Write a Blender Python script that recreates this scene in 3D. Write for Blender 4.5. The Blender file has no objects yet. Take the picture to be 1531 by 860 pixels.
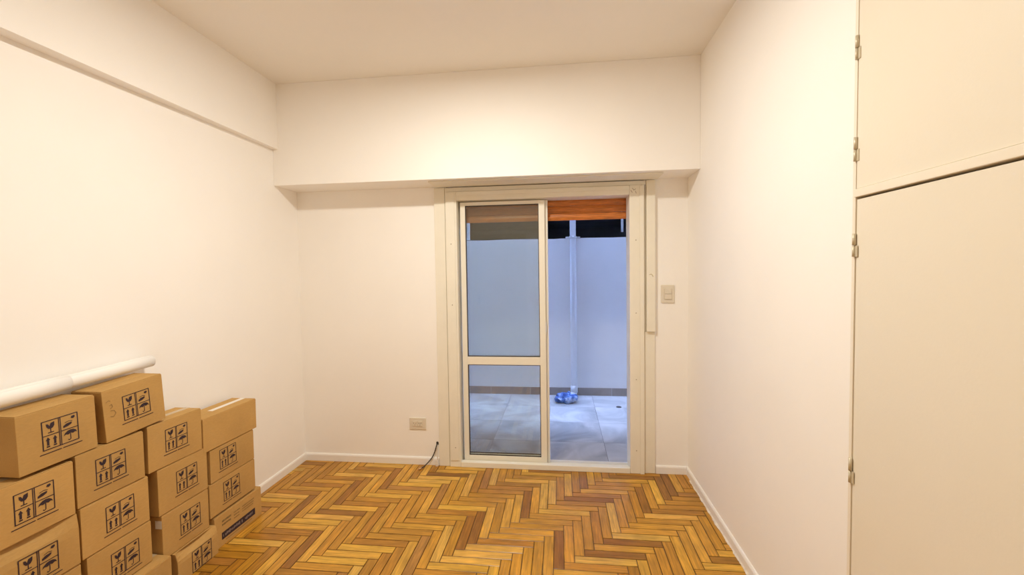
import bpy, bmesh, math, random
from mathutils import Vector, Matrix, noise
rnd = random.Random(7)
scene = bpy.context.scene
col = scene.collection

# ------------------------------------------------------------------ camera
W, S, C, D = 2.937, 2.12, 2.836, 0.265      # room width, soffit height, ceiling height, beam depth
YB = -3.75                                   # wall behind the camera
cam_d = bpy.data.cameras.new('camera'); cam = bpy.data.objects.new('camera', cam_d); col.objects.link(cam)
cam_d.sensor_width = 36.0; cam_d.sensor_fit = 'HORIZONTAL'; cam_d.lens = 36.0 * 632.4 / 1531.0
cam_d.clip_start = 0.02
yaw, pitch, roll = 0.1137, -0.0385, -0.0145
fw = Vector((-math.sin(yaw)*math.cos(pitch), math.cos(yaw)*math.cos(pitch), math.sin(pitch)))
rt = Vector((math.cos(yaw), math.sin(yaw), 0)); up = rt.cross(fw)
r2 = rt*math.cos(roll) + up*math.sin(roll); u2 = -rt*math.sin(roll) + up*math.cos(roll)
m = Matrix((r2, u2, -fw)).transposed().to_4x4(); m.translation = Vector((2.0371, -3.1197, 1.4817))
cam.matrix_world = m
scene.camera = cam

# ------------------------------------------------------------------ light, world, exposure
LAMP_POS = (1.55, -1.56, C)
LAMP_POWER = 43.8
LAMP_COLOR = (0.94, 0.905, 0.81)
SKY_COLOR = (0.37, 0.54, 1.0)
SKY_STRENGTH = 47.0
wd = bpy.data.worlds.new('sky'); scene.world = wd; wd.use_nodes = True
wd.node_tree.nodes['Background'].inputs[0].default_value = (*SKY_COLOR, 1)
wd.node_tree.nodes['Background'].inputs[1].default_value = SKY_STRENGTH
vs = scene.view_settings
vs.view_transform = 'Standard'; vs.look = 'None'; vs.gamma = 1.0; vs.use_curve_mapping = False
vs.exposure = 0.0
scene.cycles.max_bounces = 16; scene.cycles.diffuse_bounces = 9; scene.cycles.transparent_max_bounces = 16

# ------------------------------------------------------------------ helpers
def srgb(r, g, b):
    f = lambda c: (c/255/12.92) if c/255 <= .04045 else ((c/255+.055)/1.055)**2.4
    return (f(r), f(g), f(b))

def mat(name, color, rough=0.6, var=0.0, scale=8.0, bump=0.0, bump_scale=120.0, metal=0.0, spec=0.5, stretch=None, coat=0.0):
    mt = bpy.data.materials.new(name); mt.use_nodes = True
    nt = mt.node_tree; N, L = nt.nodes, nt.links
    b = N['Principled BSDF']
    b.inputs['Base Color'].default_value = (*color, 1); b.inputs['Roughness'].default_value = rough
    b.inputs['Metallic'].default_value = metal; b.inputs['Specular IOR Level'].default_value = spec
    b.inputs['Coat Weight'].default_value = coat
    if var or bump:
        tc = N.new('ShaderNodeTexCoord'); vec = tc.outputs['Object']
        if stretch:
            mp = N.new('ShaderNodeMapping'); mp.inputs['Scale'].default_value = stretch
            L.new(vec, mp.inputs[0]); vec = mp.outputs[0]
    if var:
        n = N.new('ShaderNodeTexNoise'); n.inputs['Scale'].default_value = scale; n.inputs['Detail'].default_value = 5
        L.new(vec, n.inputs['Vector'])
        r = N.new('ShaderNodeValToRGB')
        r.color_ramp.elements[0].position = .3; r.color_ramp.elements[1].position = .7
        r.color_ramp.elements[0].color = (*[c*(1-var) for c in color], 1)
        r.color_ramp.elements[1].color = (*[min(1, c*(1+var)) for c in color], 1)
        L.new(n.outputs['Fac'], r.inputs[0]); L.new(r.outputs[0], b.inputs['Base Color'])
    if bump:
        n2 = N.new('ShaderNodeTexNoise'); n2.inputs['Scale'].default_value = bump_scale; n2.inputs['Detail'].default_value = 3
        L.new(vec, n2.inputs['Vector'])
        bp = N.new('ShaderNodeBump'); bp.inputs['Strength'].default_value = bump; bp.inputs['Distance'].default_value = .002
        L.new(n2.outputs['Fac'], bp.inputs['Height']); L.new(bp.outputs[0], b.inputs['Normal'])
    return mt

def mesh_obj(name, bm, material, parent=None, loc=(0, 0, 0), smooth=False):
    me = bpy.data.meshes.new(name); bmesh.ops.recalc_face_normals(bm, faces=bm.faces); bm.to_mesh(me); bm.free()
    if smooth:
        for p in me.polygons: p.use_smooth = True
    me.materials.append(material)
    o = bpy.data.objects.new(name, me); col.objects.link(o); o.location = loc
    if parent: o.parent = parent
    return o

def tag(o, label, cat, group=None):
    o['label'] = label; o['category'] = cat
    if group: o['group'] = group
    return o

def struct(o):
    o['kind'] = 'structure'; return o

def empty(name, loc=(0, 0, 0)):
    o = bpy.data.objects.new(name, None); col.objects.link(o); o.location = loc; o.empty_display_size = .05
    return o

def bx(bm, x0, x1, y0, y1, z0, z1, bevel=0.0, seg=2):
    """axis-aligned box added to bm"""
    vs_ = [bm.verts.new((x, y, z)) for x in (x0, x1) for y in (y0, y1) for z in (z0, z1)]
    idx = ((0,1,3,2), (4,6,7,5), (0,4,5,1), (2,3,7,6), (0,2,6,4), (1,5,7,3))
    fs = [bm.faces.new([vs_[i] for i in f]) for f in idx]
    if bevel:
        es = set(e for f in fs for e in f.edges)
        bmesh.ops.bevel(bm, geom=list(es), offset=bevel, segments=seg, affect='EDGES', profile=.5)
    return fs

def box_obj(name, material, dims, parent=None, bevel=0.0, seg=2):
    """dims in parent space; a top-level object gets its origin at the base centre"""
    x0, x1, y0, y1, z0, z1 = dims
    o = ((x0+x1)/2, (y0+y1)/2, z0)
    bm = bmesh.new(); bx(bm, x0-o[0], x1-o[0], y0-o[1], y1-o[1], 0, z1-z0, bevel, seg)
    return mesh_obj(name, bm, material, parent, o)

def cyl(bm, p0, p1, r0, r1=None, n=16, cap=True):
    p0, p1 = Vector(p0), Vector(p1); r1 = r0 if r1 is None else r1
    d = (p1-p0).normalized(); a = d.orthogonal().normalized(); b = d.cross(a)
    R = []
    for p, r in ((p0, r0), (p1, r1)):
        R.append([bm.verts.new(p + (a*math.cos(t)+b*math.sin(t))*r) for t in [2*math.pi*i/n for i in range(n)]])
    for i in range(n):
        f = bm.faces.new((R[0][i], R[0][(i+1) % n], R[1][(i+1) % n], R[1][i])); f.smooth = True
    if cap: bm.faces.new(R[0][::-1]); bm.faces.new(R[1])

def sweep(bm, pts, r, n=10):
    """tube along a polyline (smoothed by Catmull-Rom)"""
    P = [Vector(p) for p in pts]; Q = []
    for i in range(len(P)-1):
        a, b, c, d = P[max(i-1, 0)], P[i], P[i+1], P[min(i+2, len(P)-1)]
        for k in range(6):
            t = k/6
            Q.append(.5*((2*b)+(c-a)*t+(2*a-5*b+4*c-d)*t*t+(3*b-a-3*c+d)*t**3))
    Q.append(P[-1]); prev = None
    for i, q in enumerate(Q):
        d = (Q[min(i+1, len(Q)-1)]-Q[max(i-1, 0)]).normalized()
        a = d.cross(Vector((0, 0, 1)));  a = a.normalized() if a.length > 1e-4 else Vector((1, 0, 0))
        b = d.cross(a)
        ring = [bm.verts.new(q+(a*math.cos(2*math.pi*j/n)+b*math.sin(2*math.pi*j/n))*r) for j in range(n)]
        if prev:
            for j in range(n):
                f = bm.faces.new((prev[j], prev[(j+1) % n], ring[(j+1) % n], ring[j])); f.smooth = True
        else: bm.faces.new(ring[::-1])
        prev = ring
    bm.faces.new(prev)

# ------------------------------------------------------------------ materials
M = {}
M['wall'] = mat('wall_paint', (.91, .89, .86), .85, var=.012, scale=2.5, bump=.12, bump_scale=60)
M['ceiling'] = mat('ceiling_paint', (.88, .86, .82), .9, var=.012, scale=2.0, bump=.1, bump_scale=50)
M['trim'] = mat('baseboard_paint', (.87, .85, .82), .45, var=.01)
M['frame'] = mat('cream_enamel', (.82, .785, .68), .42, var=.03, scale=6, bump=.12, bump_scale=40)
M['sash'] = mat('cream_aluminium', (.82, .79, .69), .35, var=.015, scale=5)
M['gasket'] = mat('dark_gasket', (.06, .045, .03), .7)
M['wardrobe'] = mat('wardrobe_enamel', (.80, .745, .625), .5, var=.02, scale=1.6, bump=.10, bump_scale=110)
M['wardrobe_frame'] = mat('wardrobe_frame_enamel', (.83, .775, .66), .5, var=.01)
M['hinge'] = mat('painted_hinge', (.62, .56, .42), .4, metal=.25)
M['plastic'] = mat('ivory_plastic', (.72, .66, .55), .4)
M['hole'] = mat('socket_hole', (.05, .04, .03), .8)
M['screw'] = mat('screw_metal', (.45, .40, .32), .4, metal=.7)
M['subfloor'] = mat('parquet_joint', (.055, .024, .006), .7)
M['plaster'] = mat('rough_plaster', (.74, .68, .60), .9, var=.15, scale=40, bump=.6, bump_scale=90)
M['patio_wall'] = mat('patio_wall_paint', (.84, .84, .85), .9, var=.03, scale=2, bump=.15, bump_scale=50)
M['patio_grout'] = mat('patio_grout', (.16, .15, .15), .9)
M['patio_base'] = mat('patio_base_tile', (.30, .25, .215), .5, var=.15, scale=6)
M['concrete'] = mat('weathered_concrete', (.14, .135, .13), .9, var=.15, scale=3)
M['pvc'] = mat('white_pipe', (.72, .73, .76), .35)
M['rag'] = mat('blue_rag', (.17, .25, .46), .9, var=.85, scale=14)
M['wood_shutter'] = mat('varnished_slat', (.52, .165, .028), .38, var=.32, scale=9, stretch=(1.2, 10, 14), bump=.2, bump_scale=20)
M['cable_black'] = mat('cable_sheath', (.035, .025, .02), .5)
M['cable_white'] = mat('cable_white', (.75, .70, .64), .5)
M['copper'] = mat('connector_brass', (.62, .42, .25), .35, metal=.8)
M['paper'] = mat('white_paper', (.88, .865, .84), .6, var=.01, scale=5)
M['lamp_body'] = mat('lamp_housing', (.85, .85, .84), .4)
M['print'] = mat('black_print', (.030, .016, .026), .7)
M['print_light'] = mat('label_letters', (.24, .18, .17), .7)
M['print_faint'] = mat('faint_print', (.23, .145, .05), .8)
M['tape'] = mat('packing_tape', (.56, .43, .26), .25, var=.05, scale=30)
M['sticker'] = mat('white_sticker', (.80, .76, .70), .5)
M['door'] = mat('door_enamel', (.80, .76, .68), .5, var=.01)
M['steel'] = mat('brushed_steel', (.6, .58, .55), .3, metal=1)

def cardboard(name, c):
    mt = mat(name, c, .78, var=.06, scale=5, bump=.18, bump_scale=60, spec=.25)
    nt = mt.node_tree; N, L = nt.nodes, nt.links; b = N['Principled BSDF']
    src = b.inputs['Base Color'].links[0].from_socket
    tc = N.new('ShaderNodeTexCoord'); n = N.new('ShaderNodeTexNoise'); n.inputs['Scale'].default_value = 260; n.inputs['Detail'].default_value = 2
    mp = N.new('ShaderNodeMapping'); mp.inputs['Scale'].default_value = (1, .25, 1); L.new(tc.outputs['Object'], mp.inputs[0]); L.new(mp.outputs[0], n.inputs['Vector'])
    oi = N.new('ShaderNodeObjectInfo')
    mr = N.new('ShaderNodeMapRange'); mr.inputs['To Min'].default_value = .90; mr.inputs['To Max'].default_value = 1.10; L.new(n.outputs['Fac'], mr.inputs['Value'])
    m2 = N.new('ShaderNodeMapRange'); m2.inputs['To Min'].default_value = .94; m2.inputs['To Max'].default_value = 1.07; L.new(oi.outputs['Random'], m2.inputs['Value'])
    mu = N.new('ShaderNodeMath'); mu.operation = 'MULTIPLY'; L.new(mr.outputs[0], mu.inputs[0]); L.new(m2.outputs[0], mu.inputs[1])
    vm = N.new('ShaderNodeVectorMath'); vm.operation = 'SCALE'; L.new(src, vm.inputs[0]); L.new(mu.outputs[0], vm.inputs['Scale'])
    L.new(vm.outputs[0], b.inputs['Base Color'])
    return mt
M['card'] = cardboard('cardboard', (.50, .30, .100))

def glass_material():
    mt = bpy.data.materials.new('window_glass'); mt.use_nodes = True
    nt = mt.node_tree; N, L = nt.nodes, nt.links; N.clear()
    out = N.new('ShaderNodeOutputMaterial'); tr = N.new('ShaderNodeBsdfTransparent'); gl = N.new('ShaderNodeBsdfGlossy'); mx = N.new('ShaderNodeMixShader')
    tr.inputs[0].default_value = (.93, .95, .93, 1); gl.inputs['Roughness'].default_value = 0.02; gl.inputs[0].default_value = (1, 1, 1, 1)
    geo = N.new('ShaderNodeNewGeometry')                      # Schlick reflectance of a pane
    dot = N.new('ShaderNodeVectorMath'); dot.operation = 'DOT_PRODUCT'; L.new(geo.outputs['Normal'], dot.inputs[0]); L.new(geo.outputs['Incoming'], dot.inputs[1])
    ab = N.new('ShaderNodeMath'); ab.operation = 'ABSOLUTE'; L.new(dot.outputs['Value'], ab.inputs[0])
    om = N.new('ShaderNodeMath'); om.operation = 'SUBTRACT'; om.inputs[0].default_value = 1; L.new(ab.outputs[0], om.inputs[1])
    pw = N.new('ShaderNodeMath'); pw.operation = 'POWER'; pw.inputs[1].default_value = 5; L.new(om.outputs[0], pw.inputs[0])
    ma = N.new('ShaderNodeMath'); ma.operation = 'MULTIPLY_ADD'; ma.inputs[1].default_value = .945; ma.inputs[2].default_value = .055; L.new(pw.outputs[0], ma.inputs[0])
    L.new(ma.outputs[0], mx.inputs[0]); L.new(tr.outputs[0], mx.inputs[1]); L.new(gl.outputs[0], mx.inputs[2]); L.new(mx.outputs[0], out.inputs[0])
    return mt
M['glass'] = glass_material()

def parquet_material(name, use_attr):
    mt = bpy.data.materials.new(name); mt.use_nodes = True
    nt = mt.node_tree; N, L = nt.nodes, nt.links; b = N['Principled BSDF']
    tc = N.new('ShaderNodeTexCoord'); oi = N.new('ShaderNodeObjectInfo')
    if use_attr:
        at = N.new('ShaderNodeAttribute'); at.attribute_name = 'strip_color'; base = at.outputs['Color']
    else: base = oi.outputs['Color']
    cb = N.new('ShaderNodeCombineXYZ'); sc_ = N.new('ShaderNodeMath'); sc_.operation = 'MULTIPLY'; sc_.inputs[1].default_value = 37
    L.new(oi.outputs['Random'], sc_.inputs[0])
    for i in range(3): L.new(sc_.outputs[0], cb.inputs[i])
    ad = N.new('ShaderNodeVectorMath'); L.new(tc.outputs['Object'], ad.inputs[0]); L.new(cb.outputs[0], ad.inputs[1])
    mp = N.new('ShaderNodeMapping'); mp.inputs['Scale'].default_value = (2.2, 30, 30); L.new(ad.outputs[0], mp.inputs[0])
    n = N.new('ShaderNodeTexNoise'); n.inputs['Scale'].default_value = 3; n.inputs['Detail'].default_value = 6; n.inputs['Distortion'].default_value = .6
    L.new(mp.outputs[0], n.inputs['Vector'])
    mr = N.new('ShaderNodeMapRange'); mr.inputs['From Min'].default_value = .3; mr.inputs['From Max'].default_value = .7
    mr.inputs['To Min'].default_value = .68; mr.inputs['To Max'].default_value = 1.24; L.new(n.outputs['Fac'], mr.inputs['Value'])
    mp2 = N.new('ShaderNodeMapping'); mp2.inputs['Scale'].default_value = (6, 9, 9); L.new(ad.outputs[0], mp2.inputs[0])
    n2 = N.new('ShaderNodeTexNoise'); n2.inputs['Scale'].default_value = 1.5; n2.inputs['Detail'].default_value = 3; L.new(mp2.outputs[0], n2.inputs['Vector'])
    mr2 = N.new('ShaderNodeMapRange'); mr2.inputs['From Min'].default_value = .3; mr2.inputs['From Max'].default_value = .7
    mr2.inputs['To Min'].default_value = .86; mr2.inputs['To Max'].default_value = 1.10; L.new(n2.outputs['Fac'], mr2.inputs['Value'])
    mu = N.new('ShaderNodeMath'); mu.operation = 'MULTIPLY'; L.new(mr.outputs[0], mu.inputs[0]); L.new(mr2.outputs[0], mu.inputs[1])
    vm = N.new('ShaderNodeVectorMath'); vm.operation = 'SCALE'; L.new(base, vm.inputs[0]); L.new(mu.outputs[0], vm.inputs['Scale'])
    if use_attr: L.new(vm.outputs[0], b.inputs['Base Color'])
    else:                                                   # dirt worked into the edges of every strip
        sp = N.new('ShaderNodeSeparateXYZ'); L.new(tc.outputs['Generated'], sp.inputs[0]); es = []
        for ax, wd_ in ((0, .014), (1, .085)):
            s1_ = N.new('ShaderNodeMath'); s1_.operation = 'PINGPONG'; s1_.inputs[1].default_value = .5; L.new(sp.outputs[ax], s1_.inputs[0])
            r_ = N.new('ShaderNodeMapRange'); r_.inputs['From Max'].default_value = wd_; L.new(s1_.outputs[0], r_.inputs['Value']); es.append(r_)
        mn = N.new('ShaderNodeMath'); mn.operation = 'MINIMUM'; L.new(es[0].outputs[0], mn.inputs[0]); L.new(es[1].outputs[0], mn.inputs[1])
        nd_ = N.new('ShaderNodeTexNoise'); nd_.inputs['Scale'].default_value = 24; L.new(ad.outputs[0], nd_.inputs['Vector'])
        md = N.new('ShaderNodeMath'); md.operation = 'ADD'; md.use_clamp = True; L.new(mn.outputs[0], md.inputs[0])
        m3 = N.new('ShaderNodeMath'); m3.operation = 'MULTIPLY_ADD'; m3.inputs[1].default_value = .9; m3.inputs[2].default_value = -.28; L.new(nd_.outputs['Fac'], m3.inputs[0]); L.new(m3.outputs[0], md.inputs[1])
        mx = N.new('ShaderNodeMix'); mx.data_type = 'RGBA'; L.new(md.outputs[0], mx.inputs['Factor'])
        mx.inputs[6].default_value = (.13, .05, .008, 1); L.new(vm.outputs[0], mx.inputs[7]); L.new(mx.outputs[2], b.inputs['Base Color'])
    b.inputs['Roughness'].default_value = .30; b.inputs['Specular IOR Level'].default_value = .38
    bp = N.new('ShaderNodeBump'); bp.inputs['Strength'].default_value = .12; bp.inputs['Distance'].default_value = .001
    L.new(n.outputs['Fac'], bp.inputs['Height']); L.new(bp.outputs[0], b.inputs['Normal'])
    return mt
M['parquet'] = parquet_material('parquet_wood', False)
M['parquet_attr'] = parquet_material('parquet_wood_far', True)

def tile_material():
    mt = mat('patio_tile', (.43, .405, .39), .36, var=.34, scale=2.6, bump=.1, bump_scale=30)
    nt = mt.node_tree; N, L = nt.nodes, nt.links
    tn = [x for x in N if x.type == 'TEX_NOISE'][0]; tn.inputs['Distortion'].default_value = 1.2
    tc = N.new('ShaderNodeTexCoord'); oi = N.new('ShaderNodeObjectInfo'); mu = N.new('ShaderNodeMath'); mu.operation = 'MULTIPLY'; mu.inputs[1].default_value = 23
    ad = N.new('ShaderNodeVectorMath'); cb = N.new('ShaderNodeCombineXYZ'); L.new(oi.outputs['Random'], mu.inputs[0])
    for i in range(3): L.new(mu.outputs[0], cb.inputs[i])
    L.new(tc.outputs['Object'], ad.inputs[0]); L.new(cb.outputs[0], ad.inputs[1]); L.new(ad.outputs[0], tn.inputs['Vector'])
    return mt
M['tile'] = tile_material()

# ------------------------------------------------------------------ room shell
struct(box_obj('ceiling', M['ceiling'], (-.2, W+.75, YB-.2, .15, C, C+.15)))
# left wall: lower face, and the upper part that steps out a little
bm = bmesh.new(); bx(bm, -.15, 0, YB-.15, .15, -.1, C)
struct(mesh_obj('wall_left', bm, M['wall']))
bm = bmesh.new()
ts = [(-D, .040), (YB, .105)]                # the step widens towards the camera
b0 = [bm.verts.new((0, ts[0][0], z)) for z in (2.3764, C)]; f0 = [bm.verts.new((ts[0][1], ts[0][0], z)) for z in (2.3764, C)]
b1 = [bm.verts.new((0, ts[1][0], z)) for z in (2.3764, C)]; f1 = [bm.verts.new((ts[1][1], ts[1][0], z)) for z in (2.3764, C)]
for q in ((f0[0], f0[1], f1[1], f1[0]), (b0[0], f0[0], f1[0], b1[0]), (b0[1], b1[1], f1[1], f0[1]), (b0[0], b0[1], f0[1], f0[0]), (b1[0], f1[0], f1[1], b1[1]), (b0[0], b1[0], b1[1], b0[1])):
    bm.faces.new(q)
struct(mesh_obj('wall_left_upper', bm, M['wall']))
# back wall with the door opening
OX0, OX1 = 1.195, 2.6335
bm = bmesh.new(); bx(bm, -0.0, OX0, 0, .15, -.1, S); bx(bm, OX1, W+.15, 0, .15, -.1, S); bx(bm, 0, W+.15, 0, .15, S, C)
struct(mesh_obj('wall_back', bm, M['wall']))
bm = bmesh.new(); bx(bm, 0, W, -D, 0, S, C, .002, 1)
struct(mesh_obj('wall_bulkhead', bm, M['wall']))
# right wall up to the wardrobe, wardrobe niche, wall behind the camera
WY0, WY1 = -1.698, -3.30
bm = bmesh.new(); bx(bm, W, W+.15, WY0, 0, -.1, C); bx(bm, W, W+.15, YB, WY1, -.1, C)
bx(bm, W+.60, W+.75, WY1-.15, WY0+.15, -.1, C); bx(bm, W+.15, W+.6, WY0, WY0+.15, -.1, C); bx(bm, W+.15, W+.6, WY1-.15, WY1, -.1, C)
struct(mesh_obj('wall_right', bm, M['wall']))
bm = bmesh.new(); bx(bm, -.15, W+.15, YB-.15, YB, -.1, C)
struct(mesh_obj('wall_front', bm, M['wall']))

# entrance door behind the camera
bm = bmesh.new()
for d in ((.55, .62, 0, 2.09), (1.42, 1.49, 0, 2.09), (.62, 1.42, 2.02, 2.09)): bx(bm, d[0], d[1], YB, YB+.025, d[2], d[3], .003)
d1 = struct(mesh_obj('door_1', bm, M['door']))
box_obj('door_leaf', M['door'], (.623, 1.417, YB+.002, YB+.018, .004, 2.017), d1, .002)
bm = bmesh.new(); cyl(bm, (.69, YB+.018, 1.02), (.69, YB+.065, 1.02), .010); sweep(bm, [(.69, YB+.06, 1.02), (.73, YB+.062, 1.02), (.80, YB+.062, 1.018)], .009); bx(bm, .668, .712, YB+.018, YB+.024, .93, 1.10, .003)
mesh_obj('handle', bm, M['steel'], d1)

# ------------------------------------------------------------------ parquet floor
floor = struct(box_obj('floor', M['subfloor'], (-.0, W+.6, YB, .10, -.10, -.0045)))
PW, PL, PA, PB = .0535, .313, 1.783, -.644
palette = [((.575, .285, .030), 5), ((.50, .235, .022), 5), ((.64, .345, .044), 4), ((.42, .188, .018), 3.5), ((.66, .37, .066), 2), ((.32, .135, .017), 1.6), ((.40, .182, .034), 1.0), ((.25, .10, .014), .4)]
def strip_color():
    t = rnd.random()*sum(p[1] for p in palette)
    for c, w in palette:
        t -= w
        if t <= 0: break
    k = rnd.uniform(.92, 1.08)
    return [c[0]*k, c[1]*k*rnd.uniform(.96, 1.04), c[2]*k]
def strip_verts(lx, ly, g=.0008, b=.0019, h=.0045):
    a, c = lx/2-g, ly/2-g
    return [(-a, -c, -h), (a, -c, -h), (a, c, -h), (-a, c, -h), (-a, -c, -.0012), (a, -c, -.0012), (a, c, -.0012), (-a, c, -.0012), (-a+b, -c+b, 0), (a-b, -c+b, 0), (a-b, c-b, 0), (-a+b, c-b, 0)]
SF = [(8, 9, 10, 11)] + [(i, (i+1) % 4, (i+1) % 4+4, i+4) for i in range(4)] + [(i+4, (i+1) % 4+4, (i+1) % 4+8, i+8) for i in range(4)]
rects = []
for n in range(-12, 14):
    for k in range(-90, 90):
        hx, hy = PA+n*PL+k*PW, PB-n*PL+k*PW
        rects.append(('h', hx, hx+PL, hy-PW, hy))
        vx, vy = PA+PL+n*PL+k*PW, PB-n*PL+k*PW
        rects.append(('v', vx, vx+PW, vy-PL, vy))
shown, rest = [], []
for o_, x0, x1, y0, y1 in rects:
    cx0, cx1, cy0, cy1 = max(x0, .004), min(x1, W-.004), max(y0, YB+.01), min(y1, -.004)
    if cx1-cx0 < .006 or cy1-cy0 < .006: continue
    full = abs((cx1-cx0)*(cy1-cy0)-PW*PL) < 1e-7
    (shown if cy1 > -1.40 else rest).append((o_, cx0, cx1, cy0, cy1, full))
shown.sort(key=lambda r: -r[4])
rest += shown[300:]; shown = shown[:300]
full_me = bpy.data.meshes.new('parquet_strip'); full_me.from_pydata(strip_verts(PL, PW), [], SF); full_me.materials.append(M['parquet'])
for o_, x0, x1, y0, y1, full in shown:
    lx, ly = (x1-x0, y1-y0) if o_ == 'h' else (y1-y0, x1-x0)
    if full: me = full_me
    else:
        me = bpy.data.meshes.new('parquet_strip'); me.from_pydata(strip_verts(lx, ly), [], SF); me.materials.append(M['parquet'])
    o = bpy.data.objects.new('parquet_strip', me); col.objects.link(o); o.parent = floor
    o.location = (Vector(((x0+x1)/2, (y0+y1)/2, rnd.uniform(-.0005, 0))) - floor.location)
    o.rotation_euler = (rnd.gauss(0, .004), rnd.gauss(0, .0012), 0 if o_ == 'h' else math.pi/2)
    o.color = (*strip_color(), 1)
V_, F_, CC = [], [], []
for o_, x0, x1, y0, y1, full in rest:
    lx, ly = (x1-x0, y1-y0) if o_ == 'h' else (y1-y0, x1-x0)
    base = len(V_); c = strip_color()
    for (a, b, z) in strip_verts(lx, ly):
        if o_ == 'v': a, b = -b, a
        V_.append(((x0+x1)/2+a-floor.location.x, (y0+y1)/2+b-floor.location.y, z-floor.location.z))
    for f in SF: F_.append(tuple(i+base for i in f)); CC += [c]*4
me = bpy.data.meshes.new('parquet_strips'); me.from_pydata(V_, [], F_); me.materials.append(M['parquet_attr'])
ca = me.color_attributes.new('strip_color', 'FLOAT_COLOR', 'CORNER')
for i, c in enumerate(CC): ca.data[i].color = (*c, 1)
o = bpy.data.objects.new('parquet_strips', me); col.objects.link(o); o.parent = floor; o['kind'] = 'stuff'

# ------------------------------------------------------------------ baseboards
BH, BT = .058, .012
def baseboard(name, p0, p1, nrm):
    """profiled skirting from p0 to p1, nrm points into the room"""
    prof = [(0, 0), (BT, 0), (BT, BH-.012), (BT-.003, BH-.004), (BT-.007, BH), (0, BH)]
    bm = bmesh.new(); p0, p1, nrm = Vector(p0), Vector(p1), Vector(nrm)
    ra = [bm.verts.new(p0+nrm*a+Vector((0, 0, z))) for a, z in prof]; rb = [bm.verts.new(p1+nrm*a+Vector((0, 0, z))) for a, z in prof]
    n = len(prof)
    for i in range(n): bm.faces.new((ra[i], ra[(i+1) % n], rb[(i+1) % n], rb[i]))
    bm.faces.new(ra); bm.faces.new(rb[::-1])
    return struct(mesh_obj(name, bm, M['trim']))
baseboard('baseboard_left', (0, 0, 0), (0, YB, 0), (1, 0, 0))
baseboard('baseboard_back', (BT, 0, 0), (1.100, 0, 0), (0, -1, 0))
baseboard('baseboard_back_right', (2.714, 0, 0), (W-BT, 0, 0), (0, -1, 0))
bright = baseboard('baseboard_right', (W, 0, 0), (W, WY0+.002, 0), (-1, 0, 0))
# ragged plaster along the foot of the right skirting
bm = bmesh.new(); prev = None
for i in range(150):
    y = -.10-i*.0106
    wv = .004+.012*max(0, noise.noise(Vector((y*9, 0, 3)))+.25)+.008*abs(noise.noise(Vector((y*40, 2, 0))))
    a, b, c = bm.verts.new((W-BT-wv, y, .0002)), bm.verts.new((W-BT-wv*.45, y, .0035)), bm.verts.new((W-BT+.001, y, .006+.012*abs(noise.noise(Vector((y*20, 7, 0))))))
    if prev: bm.faces.new((prev[0], a, b, prev[1])); bm.faces.new((prev[1], b, c, prev[2]))
    prev = (a, b, c)
mesh_obj('plaster_edge', bm, M['plaster'], bright)

# ------------------------------------------------------------------ sliding door
door = struct(empty('door_2', (1.905, 0, 0)))
dl = door.location
def dpart(name, material, d, parent=door, bevel=.002):
    """box in world coordinates, parented under the door"""
    off = dl if parent is door else dl + parent.location
    return box_obj(name, material, (d[0]-off.x, d[1]-off.x, d[2]-off.y, d[3]-off.y, d[4]-off.z, d[5]-off.z), parent, bevel)
dpart('casing', M['frame'], (1.104, 1.186, -.020, 0, 0, S-.010), bevel=.003)
dpart('casing', M['frame'], (2.6345, 2.708, -.012, 0, 0, 1.034), bevel=.003)
dpart('casing', M['frame'], (2.6475, 2.708, -.012, 0, 1.0345, S-.010), bevel=.003)
dpart('head_casing', M['frame'], (1.187, 2.6455, -.016, 0, 2.080, S-.010), bevel=.002)
dpart('jamb', M['frame'], (1.190, 1.276, -.026, .13, 0, 2.078), bevel=.003)
dpart('jamb', M['frame'], (2.530, 2.632, -.026, .13, 0, 2.078), bevel=.003)
dpart('stop_bead', M['frame'], (1.200, 1.262, -.032, -.0265, .05, 2.07), bevel=.002)
dpart('stop_bead', M['frame'], (2.600, 2.629, -.032, -.0265, 0, 2.07), bevel=.002)
dpart('head', M['frame'], (1.277, 2.529, -.026, .13, 2.012, 2.078), bevel=.003)
dpart('head_bead', M['frame'], (1.277, 2.529, -.031, -.0265, 2.045, 2.074), bevel=.002)
dpart('threshold', M['frame'], (1.277, 2.529, -.030, .012, 0, .040), bevel=.003)
dpart('track', M['sash'], (1.277, 2.529, .013, .13, 0, .012), bevel=.001)
dpart('track_rail', M['pvc'], (1.945, 2.529, .085, .092, .0125, .030), bevel=.001)
def sash(y0, y1, x0, x1, z0, z1, st_l, st_r, midz):
    s = dpart('sash', M['sash'], (x0, x0+st_l, y0, y1, z0, z1), bevel=.002)
    off = dl+s.location
    def p(name, m_, d, bev=.002): return dpart(name, m_, d, s, bev)
    p('stile', M['sash'], (x1-st_r, x1, y0, y1, z0, z1))
    p('top_rail', M['sash'], (x0+st_l, x1-st_r, y0, y1, z1-.026, z1))
    p('bottom_rail', M['sash'], (x0+st_l, x1-st_r, y0, y1, z0, z0+.060))
    p('mid_rail', M['sash'], (x0+st_l, x1-st_r, y0, y1, midz-.030, midz+.030))
    ym = (y0+y1)/2
    for a, b in ((z0+.060, midz-.030), (midz+.030, z1-.026)):
        p('pane', M['glass'], (x0+st_l+.003, x1-st_r-.003, ym-.002, ym+.002, a+.003, b-.003), 0)
        bm = bmesh.new()
        for d in ((x0+st_l, x1-st_r, a, a+.005), (x0+st_l, x1-st_r, b-.005, b), (x0+st_l, x0+st_l+.005, a+.005, b-.005), (x1-st_r-.005, x1-st_r, a+.005, b-.005)):
            bx(bm, d[0]-off.x, d[1]-off.x, y0+.006-off.y, ym+.006-off.y, d[2]-off.z, d[3]-off.z)
        mesh_obj('glazing_bead', bm, M['gasket'], s)
    return s
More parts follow.
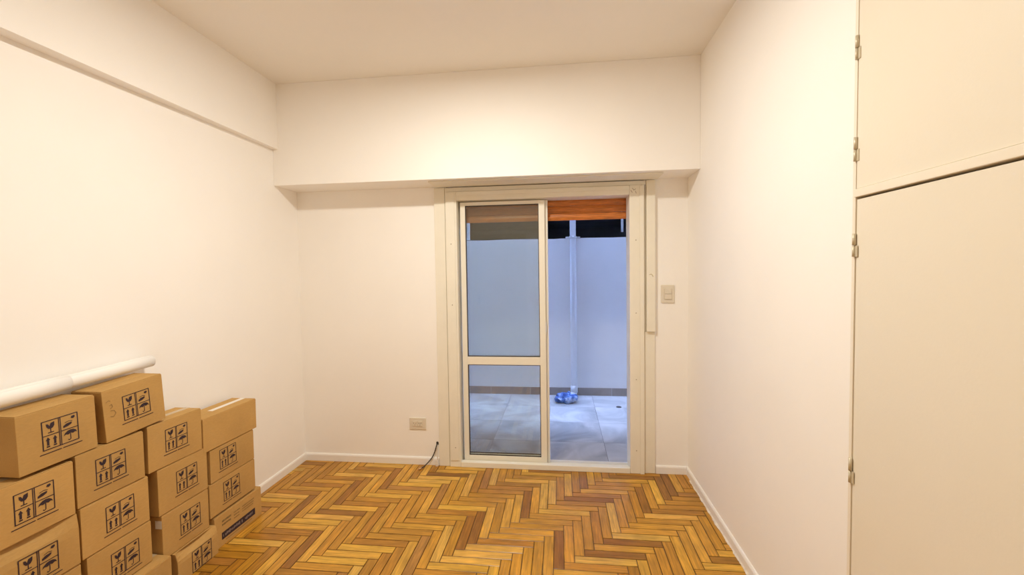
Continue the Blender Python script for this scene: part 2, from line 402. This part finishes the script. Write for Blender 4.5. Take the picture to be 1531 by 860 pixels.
s1 = sash(.022, .048, 1.292, 1.927, .013, 2.004, .038, .044, .805)
s2 = sash(.058, .084, 1.285, 1.948, .013, 2.008, .038, .060, .800)
# small pull on the closing stile
dpart('pull', M['pvc'], (1.9275, 1.933, .026, .040, 1.02, 1.10), bevel=.001)
# screws and paint chips on the jambs
def dot(x, y, z, r, m_, name):
    bm = bmesh.new(); cyl(bm, (0, 0, 0), (0, -.0012, 0), r, r*.8, 8); mesh_obj(name, bm, m_, door, Vector((x, y, z))-dl)
for x, z in ((1.232, 1.690), (1.233, 1.235), (1.236, .150)): dot(x, -.0322, z, .0045, M['screw'], 'screw')
for x, z in ((2.574, 1.690), (2.574, 1.170), (2.574, .690), (2.574, .170)): dot(x, -.0262, z, .0045, M['screw'], 'screw')
for x, z, a in ((2.556, 2.050, .7), (2.566, 2.046, -.5), (2.574, 2.028, 1.2), (2.545, 2.034, 1.0)):
    bm = bmesh.new(); bx(bm, -.010, .010, -.001, 0, -.002, .002)
    o = mesh_obj('paint_chip', bm, M['screw'], door, Vector((x, -.0262, z))-dl); o.rotation_euler.y = a
# shutter strap cover on the right casing
cover = box_obj('shutter_strap_cover', M['frame'], (2.6465, 2.706, -.034, -.0125, 1.036, S-.012), None, .003)
tag(cover, 'long narrow cream strap cover fixed upright on the door casing beside the switch', 'cover')
bm = bmesh.new(); sweep(bm, [(-.012, -.0108, .408), (0, -.0125, .412), (.010, -.0118, .404), (.014, -.0108, .392)], .0025, 6)
mesh_obj('strap_slot', bm, M['hinge'], cover)
# panel screwed under the beam, closing the shutter box
pan = box_obj('shutter_box_panel', M['frame'], (1.122, 2.722, -.215, -.033, S-.009, S-.0005), None, .003)
tag(pan, 'cream panel under the beam closing the shutter box above the door', 'panel')
# roller shutter: wooden slats hanging outside the opening
sh = empty('roller_shutter', (1.905, .150, 1.862)); tag(sh, 'orange-brown varnished wooden roller shutter rolled up above the sliding door', 'shutter')
for i in range(6):
    z = .001+i*.055
    bm = bmesh.new(); n = 8; R0 = []; R1 = []
    for s_, R in ((-.655, R0), (.655, R1)):
        for j in range(n+1):
            t = j/n; R.append(bm.verts.new((s_, -.007*math.sin(math.pi*t)-.004, z+.0535*t)))
        for j in range(n, -1, -1):
            t = j/n; R.append(bm.verts.new((s_, .004, z+.0535*t)))
    k = len(R0)
    for j in range(k):
        f = bm.faces.new((R0[j], R0[(j+1) % k], R1[(j+1) % k], R1[j]))
    bm.faces.new(R0); bm.faces.new(R1[::-1])
    mesh_obj('slat', bm, M['wood_shutter'], sh)

# ------------------------------------------------------------------ switch, socket, loose cable
sw = box_obj('switch_plate', M['plastic'], (2.751, 2.843, -.009, -.0003, 1.239, 1.369), None, .004, 3)
tag(sw, 'ivory light switch plate with two rocker modules beside the long strap cover', 'switch')
def swp(name, m_, d, bev=.001): return box_obj(name, m_, d, sw, bev)
box_obj('rim', M['plastic'], (-.026, .026, -.0062, -.0045, .026, .104), sw, .001)
for z0 in (.028, .067):
    r = box_obj('rocker', M['plastic'], (-.023, .023, -.0120, -.0063, z0, z0+.034), sw, .0012)
    box_obj('marker', M['plastic'], (-.010, .010, -.0045, -.0029, .014, .018), r, 0)
so = box_obj('socket_plate', M['plastic'], (.869, 1.001, -.009, -.0003, .273, .364), None, .004, 3)
tag(so, 'ivory double power socket plate low on the wall near the loose cable', 'socket')
for sx in (-1, 1):
    q = box_obj('outlet', M['plastic'], (.020*sx-.017, .020*sx+.017, -.0095, -.0045, .026, .066), so, .0012)
    for a in (-1, 1):
        h_ = box_obj('slot', M['hole'], (a*.006-.0014, a*.006+.0014, -.0030, -.0020, .020, .029), q, 0); h_.rotation_euler.y = a*.5
    box_obj('slot', M['hole'], (-.0014, .0014, -.0030, -.0020, .007, .015), q, 0)
cb = empty('loose_cable', (1.075, -.004, 0)); tag(cb, 'short dark coaxial cable poking out of a hole in the wall beside the door', 'cable')
def cpt(p): return Vector(p)-cb.location
bm = bmesh.new(); sweep(bm, [cpt(p) for p in ((1.086, -.003, .166), (1.082, -.018, .150), (1.072, -.022, .115), (1.055, -.024, .075), (1.030, -.030, .040), (1.000, -.062, .014), (.982, -.085, .0065))], .0042, 8)
mesh_obj('sheath', bm, M['cable_black'], cb)
bm = bmesh.new(); sweep(bm, [cpt(p) for p in ((1.090, -.003, .158), (1.088, -.014, .140), (1.086, -.018, .105), (1.090, -.020, .070), (1.094, -.022, .050))], .0028, 8)
mesh_obj('white_wire', bm, M['cable_white'], cb)
bm = bmesh.new(); cyl(bm, cpt((.984, -.082, .0068)), cpt((.968, -.102, .0068)), .0065, .0060, 10); cyl(bm, cpt((.968, -.102, .0068)), cpt((.963, -.108, .0068)), .0025, n=8)
mesh_obj('connector', bm, M['copper'], cb)
bm = bmesh.new(); bmesh.ops.create_circle(bm, cap_ends=True, segments=14, radius=.012)
for v in bm.verts: v.co = Vector((v.co.x*rnd.uniform(.7, 1.1), 0, v.co.y*rnd.uniform(.9, 1.5)))
o = mesh_obj('wall_hole', bm, M['hole'], cb, cpt((1.087, -.0015, .167)))
# broken bit of skirting next to the casing
bm = bmesh.new(); bmesh.ops.create_icosphere(bm, subdivisions=2, radius=1)
for v in bm.verts:
    k = 1+.35*noise.noise(v.co*1.7+Vector((3, 1, 0))); v.co = Vector((v.co.x*.014*k, v.co.y*.008*k, max(-.012, v.co.z*.030*k)+.012))
ch = mesh_obj('plaster_chunk', bm, M['plaster'], None, (1.0855, -.026, .0002)); tag(ch, 'small broken lump of white plaster on the floor beside the door casing', 'plaster')

# ------------------------------------------------------------------ built-in wardrobe
wr = empty('built_in_wardrobe', (W, (WY0+WY1)/2, 0)); tag(wr, 'cream built-in wardrobe with flush doors, opposite the stacked cardboard boxes', 'wardrobe')
def wpart(name, m_, d, parent=wr, bev=.0015):
    l = wr.location
    o = l if parent is wr else l+parent.location
    return box_obj(name, m_, (d[0]-o.x, d[1]-o.x, d[2]-o.y, d[3]-o.y, d[4]-o.z, d[5]-o.z), parent, bev)
fx0, fx1 = W-.004, W+.03
wpart('stile', M['wardrobe_frame'], (fx0, fx1, WY0-.0135, WY0-.001, .0, C-.001))
wpart('stile', M['wardrobe_frame'], (fx0, fx1, WY1+.001, WY1+.0135, .0, C-.001))
wpart('rail', M['wardrobe_frame'], (fx0-.006, fx1, WY1+.014, WY0-.014, 1.6905, 1.7145))
wpart('rail', M['wardrobe_frame'], (fx0, fx1, WY1+.014, WY0-.014, C-.06, C-.001))
wpart('plinth', M['wardrobe_frame'], (fx0+.01, fx1, WY1+.014, WY0-.014, 0.0, .07))
wpart('carcass', M['wardrobe'], (W+.032, W+.55, WY1+.002, WY0-.002, .001, C-.002), bev=0)
y_hi, y_lo, nd = WY0-.0150, WY1+.0150, 2
dw = (y_hi-y_lo)/nd
hz = {0: (.807, .885, 1.511, 1.581), 1: (1.800, 1.872, 2.103, 2.173)}
for i in range(nd):
    ya, yb = y_hi-i*dw-.0008, y_hi-(i+1)*dw+.0008
    for lvl, (za, zb) in enumerate(((.074, 1.6845), (1.7165, C-.063))):
        dr = wpart('wardrobe_door', M['wardrobe'], (W-.003 if lvl else W-.001, W+.020, yb, ya, za, zb))
        hs = hz[lvl]
        for k in (0, 2):
            bm = bmesh.new(); l = wr.location+dr.location; zc0, zc1 = hs[k], hs[k+1]; yy = ya+.001; xx = W-.0070
            zm = zc0+(zc1-zc0)*.48
            cyl(bm, Vector((xx, yy, zm+.0008))-l, Vector((xx, yy, zc1))-l, .0050, n=12)
            cyl(bm, Vector((xx, yy+.001, zc0))-l, Vector((xx, yy+.001, zm-.0008))-l, .0042, n=12)
            bx(bm, W-.0055-l.x, W-.0032-l.x, yy-.012-l.y, yy-l.y, zc0-l.z, zm-l.z)
            mesh_obj('hinge', bm, M['hinge'], dr)
        bm = bmesh.new(); l = wr.location+dr.location; zk = 1.05 if lvl == 0 else 1.80
        bmesh.ops.create_uvsphere(bm, u_segments=14, v_segments=8, radius=.015)
        for v in bm.verts: v.co = Vector((v.co.x*.8+W-.022, v.co.y+yb+.035, v.co.z+zk))-l
        cyl(bm, Vector((W-.003, yb+.035, zk))-l, Vector((W-.02, yb+.035, zk))-l, .006, n=10)
        mesh_obj('knob', bm, M['wardrobe_frame'], dr, smooth=True)

# ------------------------------------------------------------------ ceiling lamp (out of frame)
lamp = empty('ceiling_lamp_offscreen', LAMP_POS); tag(lamp, 'round white flush ceiling lamp in the middle of the ceiling', 'lamp')
bm = bmesh.new(); cyl(bm, (0, 0, -.0005), (0, 0, -.028), .125, .118, 40); mesh_obj('housing', bm, M['lamp_body'], lamp)
em = mat('lamp_diffuser', (.88, .87, .84), .5)
bm = bmesh.new(); cyl(bm, (0, 0, -.0285), (0, 0, -.036), .108, .100, 40); mesh_obj('diffuser', bm, em, lamp)
ld = bpy.data.lights.new('ceiling_lamp_light_offscreen', 'AREA'); ld.shape = 'DISK'; ld.size = .20; ld.energy = LAMP_POWER; ld.color = LAMP_COLOR
lo = bpy.data.objects.new('ceiling_lamp_light_offscreen', ld); col.objects.link(lo); lo.parent = lamp; lo.location = (0, 0, -.038)

# ------------------------------------------------------------------ patio behind the door
PY, PZ = 1.97, -.020
PX0, PX1 = -.70, 4.30
pf = struct(box_obj('floor_patio', M['patio_grout'], (PX0, PX1, .152, PY, PZ-.12, PZ-.004)))
TP = .485
tile_me = None
for i in range(-5, 7):
    for j in range(-1, 5):
        x0, x1 = 1.43+i*TP, 1.43+(i+1)*TP; y0, y1 = .080+j*TP, .080+(j+1)*TP
        a, b, c, d = max(x0, PX0+.001), min(x1, PX1-.001), max(y0, .154), min(y1, PY-.002)
        if b-a < .03 or d-c < .02: continue
        full = abs((b-a)*(d-c)-TP*TP) < 1e-6
        if full and tile_me: me = tile_me
        else:
            bm = bmesh.new(); bx(bm, -(b-a)/2+.0015, (b-a)/2-.0015, -(d-c)/2+.0015, (d-c)/2-.0015, -.0039, 0, .001, 1)
            me = bpy.data.meshes.new('tile'); bmesh.ops.recalc_face_normals(bm, faces=bm.faces); bm.to_mesh(me); bm.free(); me.materials.append(M['tile'])
            if full: tile_me = me
        o = bpy.data.objects.new('tile', me); col.objects.link(o); o.parent = pf
        o.location = Vector(((a+b)/2, (c+d)/2, PZ))-pf.location
        o.rotation_euler.z = 0
PT = 1.862
bm = bmesh.new(); n = 60; prev = None                                # low wall with a slightly uneven top
for i in range(n+1):
    x = PX0+(PX1-PX0)*i/n; zt = PT+.006*noise.noise(Vector((x*2.3, 0, 0)))+.004*noise.noise(Vector((x*9, 4, 0)))
    ring = [bm.verts.new((x, PY, PZ-.1)), bm.verts.new((x, PY, zt)), bm.verts.new((x, PY+.13, zt+.004)), bm.verts.new((x, PY+.13, PZ-.1))]
    if prev:
        for j in range(4): bm.faces.new((prev[j], prev[(j+1) % 4], ring[(j+1) % 4], ring[j]))
    else: bm.faces.new(ring)
    prev = ring
bm.faces.new(prev[::-1])
struct(mesh_obj('wall_patio_back', bm, M['patio_wall']))
struct(box_obj('wall_patio_left', M['patio_wall'], (PX0-.12, PX0, .15, 2.12, PZ-.1, 6.2)))  # both side walls carried up out of view to close the sky shaft
struct(box_obj('wall_patio_right', M['patio_wall'], (PX1, PX1+.12, .15, 2.12, PZ-.1, 6.2)))
bm = bmesh.new(); bx(bm, PX0-.12, -.151, .0, .150, PZ-.1, 2.32); bx(bm, W+.151, PX1+.12, .0, .150, PZ-.1, 2.32)  # unseen walls added to keep stray sky light out of the patio
struct(mesh_obj('wall_patio_leak_stop', bm, M['patio_wall']))
bm = bmesh.new(); gx0, gx1 = PX0-.12, PX1+.12                      # made-up storey over a roofed space, added so the gap stays dark
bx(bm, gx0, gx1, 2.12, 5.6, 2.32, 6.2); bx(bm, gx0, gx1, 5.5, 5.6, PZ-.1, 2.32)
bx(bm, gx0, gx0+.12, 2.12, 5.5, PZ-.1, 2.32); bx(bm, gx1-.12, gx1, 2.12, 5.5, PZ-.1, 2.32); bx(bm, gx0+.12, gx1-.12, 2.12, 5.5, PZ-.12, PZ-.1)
struct(mesh_obj('added_shade_gallery', bm, M['concrete']))
struct(box_obj('overhang_sky_block', M['patio_wall'], (PX0-.12, PX1+.12, .151, 1.12, 2.32, 6.2)))  # overhang; its unseen height is added to narrow the sky light
pb = struct(empty('baseboard_patio', (0, PY, PZ)))
for i in range(-3, 8):
    x0, x1 = max(1.18+i*TP, PX0), min(1.18+(i+1)*TP, PX1)
    if x1-x0 > .03: box_obj('base_tile', M['patio_base'], (x0+.001, x1-.001, -.010, -.0005, .0005, .092), pb, .001)
# drain pipe
pp = empty('drain_pipe', (2.190, PY-.045, PZ)); tag(pp, 'white vertical drain pipe on the patio wall', 'pipe')
bm = bmesh.new(); cyl(bm, (0, 0, .06), (0, 0, 2.62-PZ), .036, n=20, cap=False); mesh_obj('pipe', bm, M['pvc'], pp)
bm = bmesh.new(); cyl(bm, (0, 0, .13), (0, 0, .05), .041, .043, n=20); cyl(bm, (0, 0, .06), (-.012, -.02, .001), .040, .036, n=18); mesh_obj('foot_elbow', bm, M['pvc'], pp)
bm = bmesh.new(); cyl(bm, (0, 0, 1.872), (0, 0, 1.905), .040, n=20); bx(bm, -.085, .085, -.004, .040, 1.878, 1.898, .001); bx(bm, -.032, .032, -.0395, -.030, 1.905, 2.14, .002); mesh_obj('clamp', bm, M['pvc'], pp)
# posts on top of the wall
p1 = box_obj('wall_post', M['pvc'], (.895, .935, PY+.04, PY+.08, PT+.012, 2.60), None, .003); tag(p1, 'white post standing on the patio wall, seen through the glazed door leaf', 'post')
p2 = box_obj('hanging_bracket', M['pvc'], (2.795, 2.823, 2.275, 2.2995, 1.950, 2.3195), None, .003); tag(p2, 'short pale bracket hanging in the dark gap above the patio wall, near the drain pipe', 'bracket')
# crumpled blue rag
bm = bmesh.new(); bmesh.ops.create_icosphere(bm, subdivisions=4, radius=1)
for v in bm.verts:
    p = v.co.copy(); k = 1+.45*noise.noise(p*2.1+Vector((5, 2, 1)))+.22*abs(noise.noise(p*5.3))-.12*abs(noise.noise(p*9))
    v.co = Vector((p.x*.115*k+.02*p.z, p.y*.08*k, max(.0, (p.z*.055+.030*noise.noise(p*3.1+Vector((1, 9, 4))))*k+.040)))
rg = mesh_obj('blue_rag', bm, M['rag'], None, (2.085, 1.70, PZ+.0005)); tag(rg, 'crumpled blue rag lying on the tiles at the foot of the drain pipe', 'rag')

r_ = [x for x in M['rag'].node_tree.nodes if x.type == 'VALTORGB'][0].color_ramp
r_.elements[0].color = (.05, .09, .26, 1); r_.elements[0].position = .40; r_.elements[1].color = (.55, .62, .78, 1); r_.elements[1].position = .66
e_ = r_.elements.new(.50); e_.color = (.11, .20, .46, 1)
bm = bmesh.new(); cyl(bm, (0, 0, 0), (0, 0, .004), .030, .026, 16)
dg = mesh_obj('floor_drain', bm, M['hole'], None, (2.66, 1.55, PZ+.0005)); tag(dg, 'small dark round drain cap on the patio tiles, a step away from the drain pipe', 'drain')

# ------------------------------------------------------------------ cardboard boxes
def bulge(k, u, v):
    """outward bow of the printed face; u, v in 0..1"""
    return k*math.sin(math.pi*max(0, min(1, u)))*math.sin(math.pi*max(0, min(1, v)))

def symbols(face, cu, cv, w=.114, h=.104):
    """handling pictograms as flat print; face(u, v) gives the local point on the box face"""
    bm = bmesh.new()
    def P(a, b): return bm.verts.new(face(cu+(a-.5)*w, cv+(b-.5)*h))
    def poly(pts): bm.faces.new([P(a, b) for a, b in pts])
    def line(a0, b0, a1, b1, t=.016, n=4):
        t *= 1.4; dx, dy = a1-a0, b1-b0; l = math.hypot(dx, dy); nx, ny = -dy/l*t/2, dx/l*t/2
        for i in range(n):
            s0, s1 = i/n, (i+1)/n
            poly([(a0+dx*s0+nx, b0+dy*s0+ny), (a0+dx*s1+nx, b0+dy*s1+ny), (a0+dx*s1-nx, b0+dy*s1-ny), (a0+dx*s0-nx, b0+dy*s0-ny)])
    for a in (0, 1): line(a, -.01, a, 1.01, .022)
    for b in (0, 1): line(0, b, 1, b, .022)
    line(.455, 0, .455, 1, .018); line(.50, 0, .50, 1, .018); line(0, .49, .455, .49, .02); line(.50, .49, 1, .49, .02)
    line(-.10, -.13, .49, -.13, .022); line(.53, -.13, 1.10, -.13, .022)
    # glass
    poly([(.11, .90), (.17, .88), (.20, .80), (.235, .90), (.34, .93), (.335, .80), (.29, .725), (.23, .70), (.165, .725), (.12, .80)])
    line(.228, .71, .228, .585, .018, 2); line(.15, .575, .31, .575, .022, 2)
    # two arrows
    for ax in (.135, .325):
        poly([(ax-.062, .315), (ax, .43), (ax+.062, .315)]); poly([(ax-.03, .32), (ax+.03, .32), (ax+.03, .14), (ax-.03, .14)])
        poly([(ax-.045, .12), (ax+.045, .12), (ax+.045, .075), (ax-.045, .075)])
    # hand and crate
    poly([(.57, .57), (.57, .64), (.66, .70), (.80, .715), (.83, .69), (.80, .64), (.70, .59)])
    poly([(.80, .86), (.83, .92), (.91, .93), (.93, .87), (.87, .82)])
    line(.62, .74, .74, .775, .014, 2); line(.74, .775, .84, .74, .014, 2)
    # umbrella
    poly([(.56, .27), (.60, .36), (.68, .425), (.76, .445), (.85, .43), (.92, .38), (.96, .29), (.90, .32), (.84, .285), (.77, .32), (.70, .28), (.63, .31)])
    line(.765, .31, .765, .10, .018, 3); line(.765, .10, .72, .07, .018, 2); line(.72, .07, .69, .11, .016, 2)
    return bm

def carton(label, y0, y1, z0, z1, x0=.032, x1=.180, yaw=0.0, tilt=0.0, sym=None, bow=.002, crush=0.0, flaps=True, tape='tape', seed=0):
    cy, cx = (y0+y1)/2, (x0+x1)/2; ly, lx, lz = y1-y0, x1-x0, z1-z0-(.0035 if flaps else 0)
    bm = bmesh.new(); bx(bm, -lx/2, lx/2, -ly/2, ly/2, 0, lz)
    bmesh.ops.subdivide_edges(bm, edges=bm.edges[:], cuts=7, use_grid_fill=True)
    for v in bm.verts:
        u, h = v.co.y/ly+.5, v.co.z/lz
        if v.co.x > lx/2-1e-4: v.co.x += bulge(bow, u, h)
        if crush and h > .70 and v.co.x > lx/2-.02:
            v.co.x -= crush*((h-.70)/.30)**1.2*(.25+.75*math.sin(math.pi*min(1, u*1.05)))
            v.co.z -= crush*.25*((h-.7)/.3)*math.sin(math.pi*u)
        e = .0006*noise.noise(Vector((v.co.y*14, v.co.z*14, seed)))
        if 0 < h < 1: v.co.y += e; 
    sharp = [e for e in bm.edges if len(e.link_faces) == 2 and e.calc_face_angle(0) > .9]
    bmesh.ops.bevel(bm, geom=sharp, offset=.0022, segments=2, affect='EDGES', profile=.6)
    o = mesh_obj('cardboard_box', bm, M['card'], None, (cx, cy, z0))
    for p_ in o.data.polygons: p_.use_smooth = False
    o.rotation_euler = (tilt, 0, yaw)
    tag(o, label, 'box', 'cartons stacked along the left wall')
    if flaps:
        for s_ in (-1, 1):
            bm = bmesh.new(); a, b = sorted((s_*.0006, s_*(lx/2-.002-(crush if s_ > 0 else 0)))); bx(bm, a, b, -ly/2+.002, ly/2-.002, lz+.0002, lz+.0032, .0006, 1)
            mesh_obj('flap', bm, M['card'], o)
        if tape:
            bm = bmesh.new(); bx(bm, -.018, .012, -ly/2+.001+(ly*.35 if tape == 'sticker' else 0), ly/2-.001, lz+.0032, lz+.0036)
            mesh_obj('tape', bm, M[tape], o)
    def face(yy, zz):
        u, h = yy/ly+.5, zz/lz
        return (lx/2+bulge(bow, u, h)+.0009, yy, zz)
    if sym:
        mesh_obj('handling_symbols', symbols(face, sym[0]-cy, sym[1]-z0), M['print'], o)
    return o, face, (cy, z0, lx, ly, lz)

SYM = 'with handling symbols'
# column standing nearest the wardrobe end of the stack (A), to the one by the door wall (D)
carton('cardboard box on the floor, bottom of the stack farthest from the sliding door', -2.010, -1.728, 0, .187, seed=1, sym=(-1.86, .09))
carton('cardboard box second from the floor in the stack farthest from the sliding door', -2.005, -1.723, .190, .374, seed=2, sym=(-1.86, .285))
carton('cardboard box with a crushed top edge in the stack farthest from the sliding door', -2.006, -1.7255, .378, .573, x1=.184, seed=3, sym=(-1.855, .462), crush=.030, flaps=False)
carton('cardboard box second from top in the stack farthest from the sliding door', -2.012, -1.731, .5765, .783, seed=4, sym=(-1.854, .689))
a1 = carton('cardboard box with the paper roll on it, showing its plain end, topmost of its stack', -1.893, -1.641, .7965, 1.010, seed=5, sym=(-1.764, .911), yaw=.01, tilt=.018, tape=None)
b = 'stack'
carton('cardboard box protruding at floor level, bottom of the tallest stack', -1.655, -1.3965, 0, .186, x0=.06, x1=.228, seed=6)
carton('cardboard box second from the floor in the tallest stack', -1.702, -1.441, .1895, .377, seed=7, sym=(-1.558, .280))
carton('cardboard box in the middle of the tallest stack', -1.717, -1.444, .380, .583, seed=8, sym=(-1.570, .485), yaw=.008)
carton('cardboard box second from top in the tallest stack', -1.7215, -1.457, .5865, .7945, seed=9, sym=(-1.596, .696), yaw=-.01)
b1, fb1, ib1 = carton('tilted cardboard box with pen scribble, topmost of the tallest stack beside the paper roll', -1.606, -1.346, .8050, 1.022, x0=.036, seed=10, sym=(-1.472, .922), tilt=.055, yaw=-.012, tape=None)
bm = bmesh.new(); cy_, z_, lx_, ly_, lz_ = ib1
def stroke(pts, t=.0028):
    for (a0, b0), (a1_, b1_) in zip(pts, pts[1:]):
        dx, dy = a1_-a0, b1_-b0; l = math.hypot(dx, dy); nx, ny = -dy/l*t/2, dx/l*t/2
        bm.faces.new([bm.verts.new(fb1(*q)) for q in ((a0+nx, b0+ny), (a1_+nx, b1_+ny), (a1_-nx, b1_-ny), (a0-nx, b0-ny))])
stroke([(-.118, .166), (-.108, .172), (-.100, .168)]); stroke([(-.106, .150), (-.097, .154), (-.094, .142), (-.104, .136)])
stroke([(-.104, .128), (-.090, .126), (-.084, .112), (-.094, .100), (-.106, .104)], .0034)
mesh_obj('pen_scribble', bm, mat('pen_ink', (.30, .18, .06), .8), b1)
carton('cardboard box lying crushed on the floor, bottom of its stack, next to the lettered box', -1.346, -1.108, 0, .150, x0=.04, x1=.208, seed=11, sym=(-1.210, .056), crush=.045, flaps=False, bow=.0)
c3, fc3, ic3 = carton('cardboard box with a white sticker on its end, above the crushed floor box', -1.391, -1.128, .1525, .3615, seed=12, sym=(-1.240, .264), yaw=.01)
bm = bmesh.new(); bx(bm, .040, .073, -ic3[3]/2-.0012, -ic3[3]/2-.0008, .150, .188); mesh_obj('sticker', bm, M['sticker'], c3)
carton('cardboard box second from top, right above the box with the white sticker', -1.398, -1.1275, .3645, .582, seed=13, sym=(-1.248, .480), yaw=-.01)
carton('light cardboard box with small symbols, topmost of its stack, wedged under the scribbled box', -1.437, -1.154, .5850, .7995, seed=14, sym=(-1.296, .703), yaw=-.014, tilt=-.012)
d4, fd4, id4 = carton('cardboard box with a dark lettered banner, on the floor nearest the sliding door', -1.1005, -.747, 0, .176, x0=.018, x1=.184, seed=15, bow=0)
carton('cardboard box directly on top of the lettered box', -1.119, -.786, .1865, .368, seed=16, sym=(-.970, .286))
carton('cardboard box directly under the plain topmost box nearest the door', -1.107, -.787, .3705, .548, seed=17, sym=(-.987, .474))
carton('plain unprinted cardboard box with pale tape on top, topmost nearest the sliding door', -1.146, -.761, .5515, .731, x0=.026, x1=.182, seed=18, tape='sticker', tilt=-.008)
# print on the lettered box
def quads(rs, material, name, parent, face, cy, lift=0.0):
    bm = bmesh.new()
    for (a0, a1_, b0, b1_) in rs:
        n = max(1, int((a1_-a0)/.03))
        for i in range(n):
            s0, s1 = a0+(a1_-a0)*i/n, a0+(a1_-a0)*(i+1)/n
            pts = [face(s0-cy, b0), face(s1-cy, b0), face(s1-cy, b1_), face(s0-cy, b1_)]
            bm.faces.new([bm.verts.new((p[0]+lift, p[1], p[2])) for p in pts])
    return mesh_obj(name, bm, material, parent)
quads([(-1.056, -.803, .034, .073)], M['print'], 'banner', d4, fd4, id4[0])
r3 = random.Random(3); rs = []; y = -1.048
while y < -.815:                                                   # illegible light marks on the banner
    w_ = r3.uniform(.003, .009)
    if r3.random() < .10: y += .008; continue
    rs += [(y, y+w_, .044+r3.uniform(0, .006), .063-r3.uniform(0, .005))]
    y += w_+r3.uniform(.0012, .003)
quads(rs, M['print_light'], 'banner_letters', d4, fd4, id4[0], .0004)
for (ya, yb_, za, zb_, n) in ((-1.053, -.986, .100, .140, 2), (-.968, -.925, .090, .140, 3), (-.905, -.812, .096, .138, 3)):
    rs = []
    for i in range(n):
        zt = zb_-(zb_-za)*i/n; hh = (zb_-za)/n*(.62 if n == 2 else .42); y = ya+.002*r3.random()
        while y < yb_-.004*i:
            w_ = r3.uniform(.004, .009); rs += [(y, y+w_, zt-hh*r3.uniform(.75, 1), zt-hh*r3.uniform(0, .15))]; y += w_+.0015
    quads(rs, M['print_faint'], 'small_lettering', d4, fd4, id4[0])
quads([(-1.030, -.83, .020, .0235)], M['print_faint'], 'rule', d4, fd4, id4[0])

# ------------------------------------------------------------------ paper roll on the boxes
def spiral_roll(name, y0, y1, r, turns, parent=None, loc=(0, 0, 0), th=.0012):
    bm = bmesh.new(); n = int(26*turns); rings = []
    for y in (y0, y0+(y1-y0)*.25, y0+(y1-y0)*.5, y0+(y1-y0)*.75, y1):
        ring = []
        for i in range(n+1):
            t = i/26*2*math.pi+1.0; rr = r-(n-i)/26*.0022 + .0006*noise.noise(Vector((y*6, t, 0)))
            ring.append(bm.verts.new((rr*math.cos(t), y, rr*math.sin(t))))
        rings.append(ring)
    for a, b_ in zip(rings, rings[1:]):
        for i in range(n): bm.faces.new((a[i], a[i+1], b_[i+1], b_[i])).smooth = True
    o = mesh_obj(name, bm, M['paper'], parent, loc, smooth=True)
    so_ = o.modifiers.new('thickness', 'SOLIDIFY'); so_.thickness = .0006
    return o
pr = spiral_roll('paper_roll', -.34, .36, .0290, 3.0, None, (.052, -1.645, 1.0600)); pr.rotation_euler = (.030, 0, .01)
tag(pr, 'long white paper roll lying on top of the cardboard boxes against the wall', 'paper roll')
spiral_roll('outer_sheet', -.62, .002, .0325, 2.0, pr, (0, 0, 0))
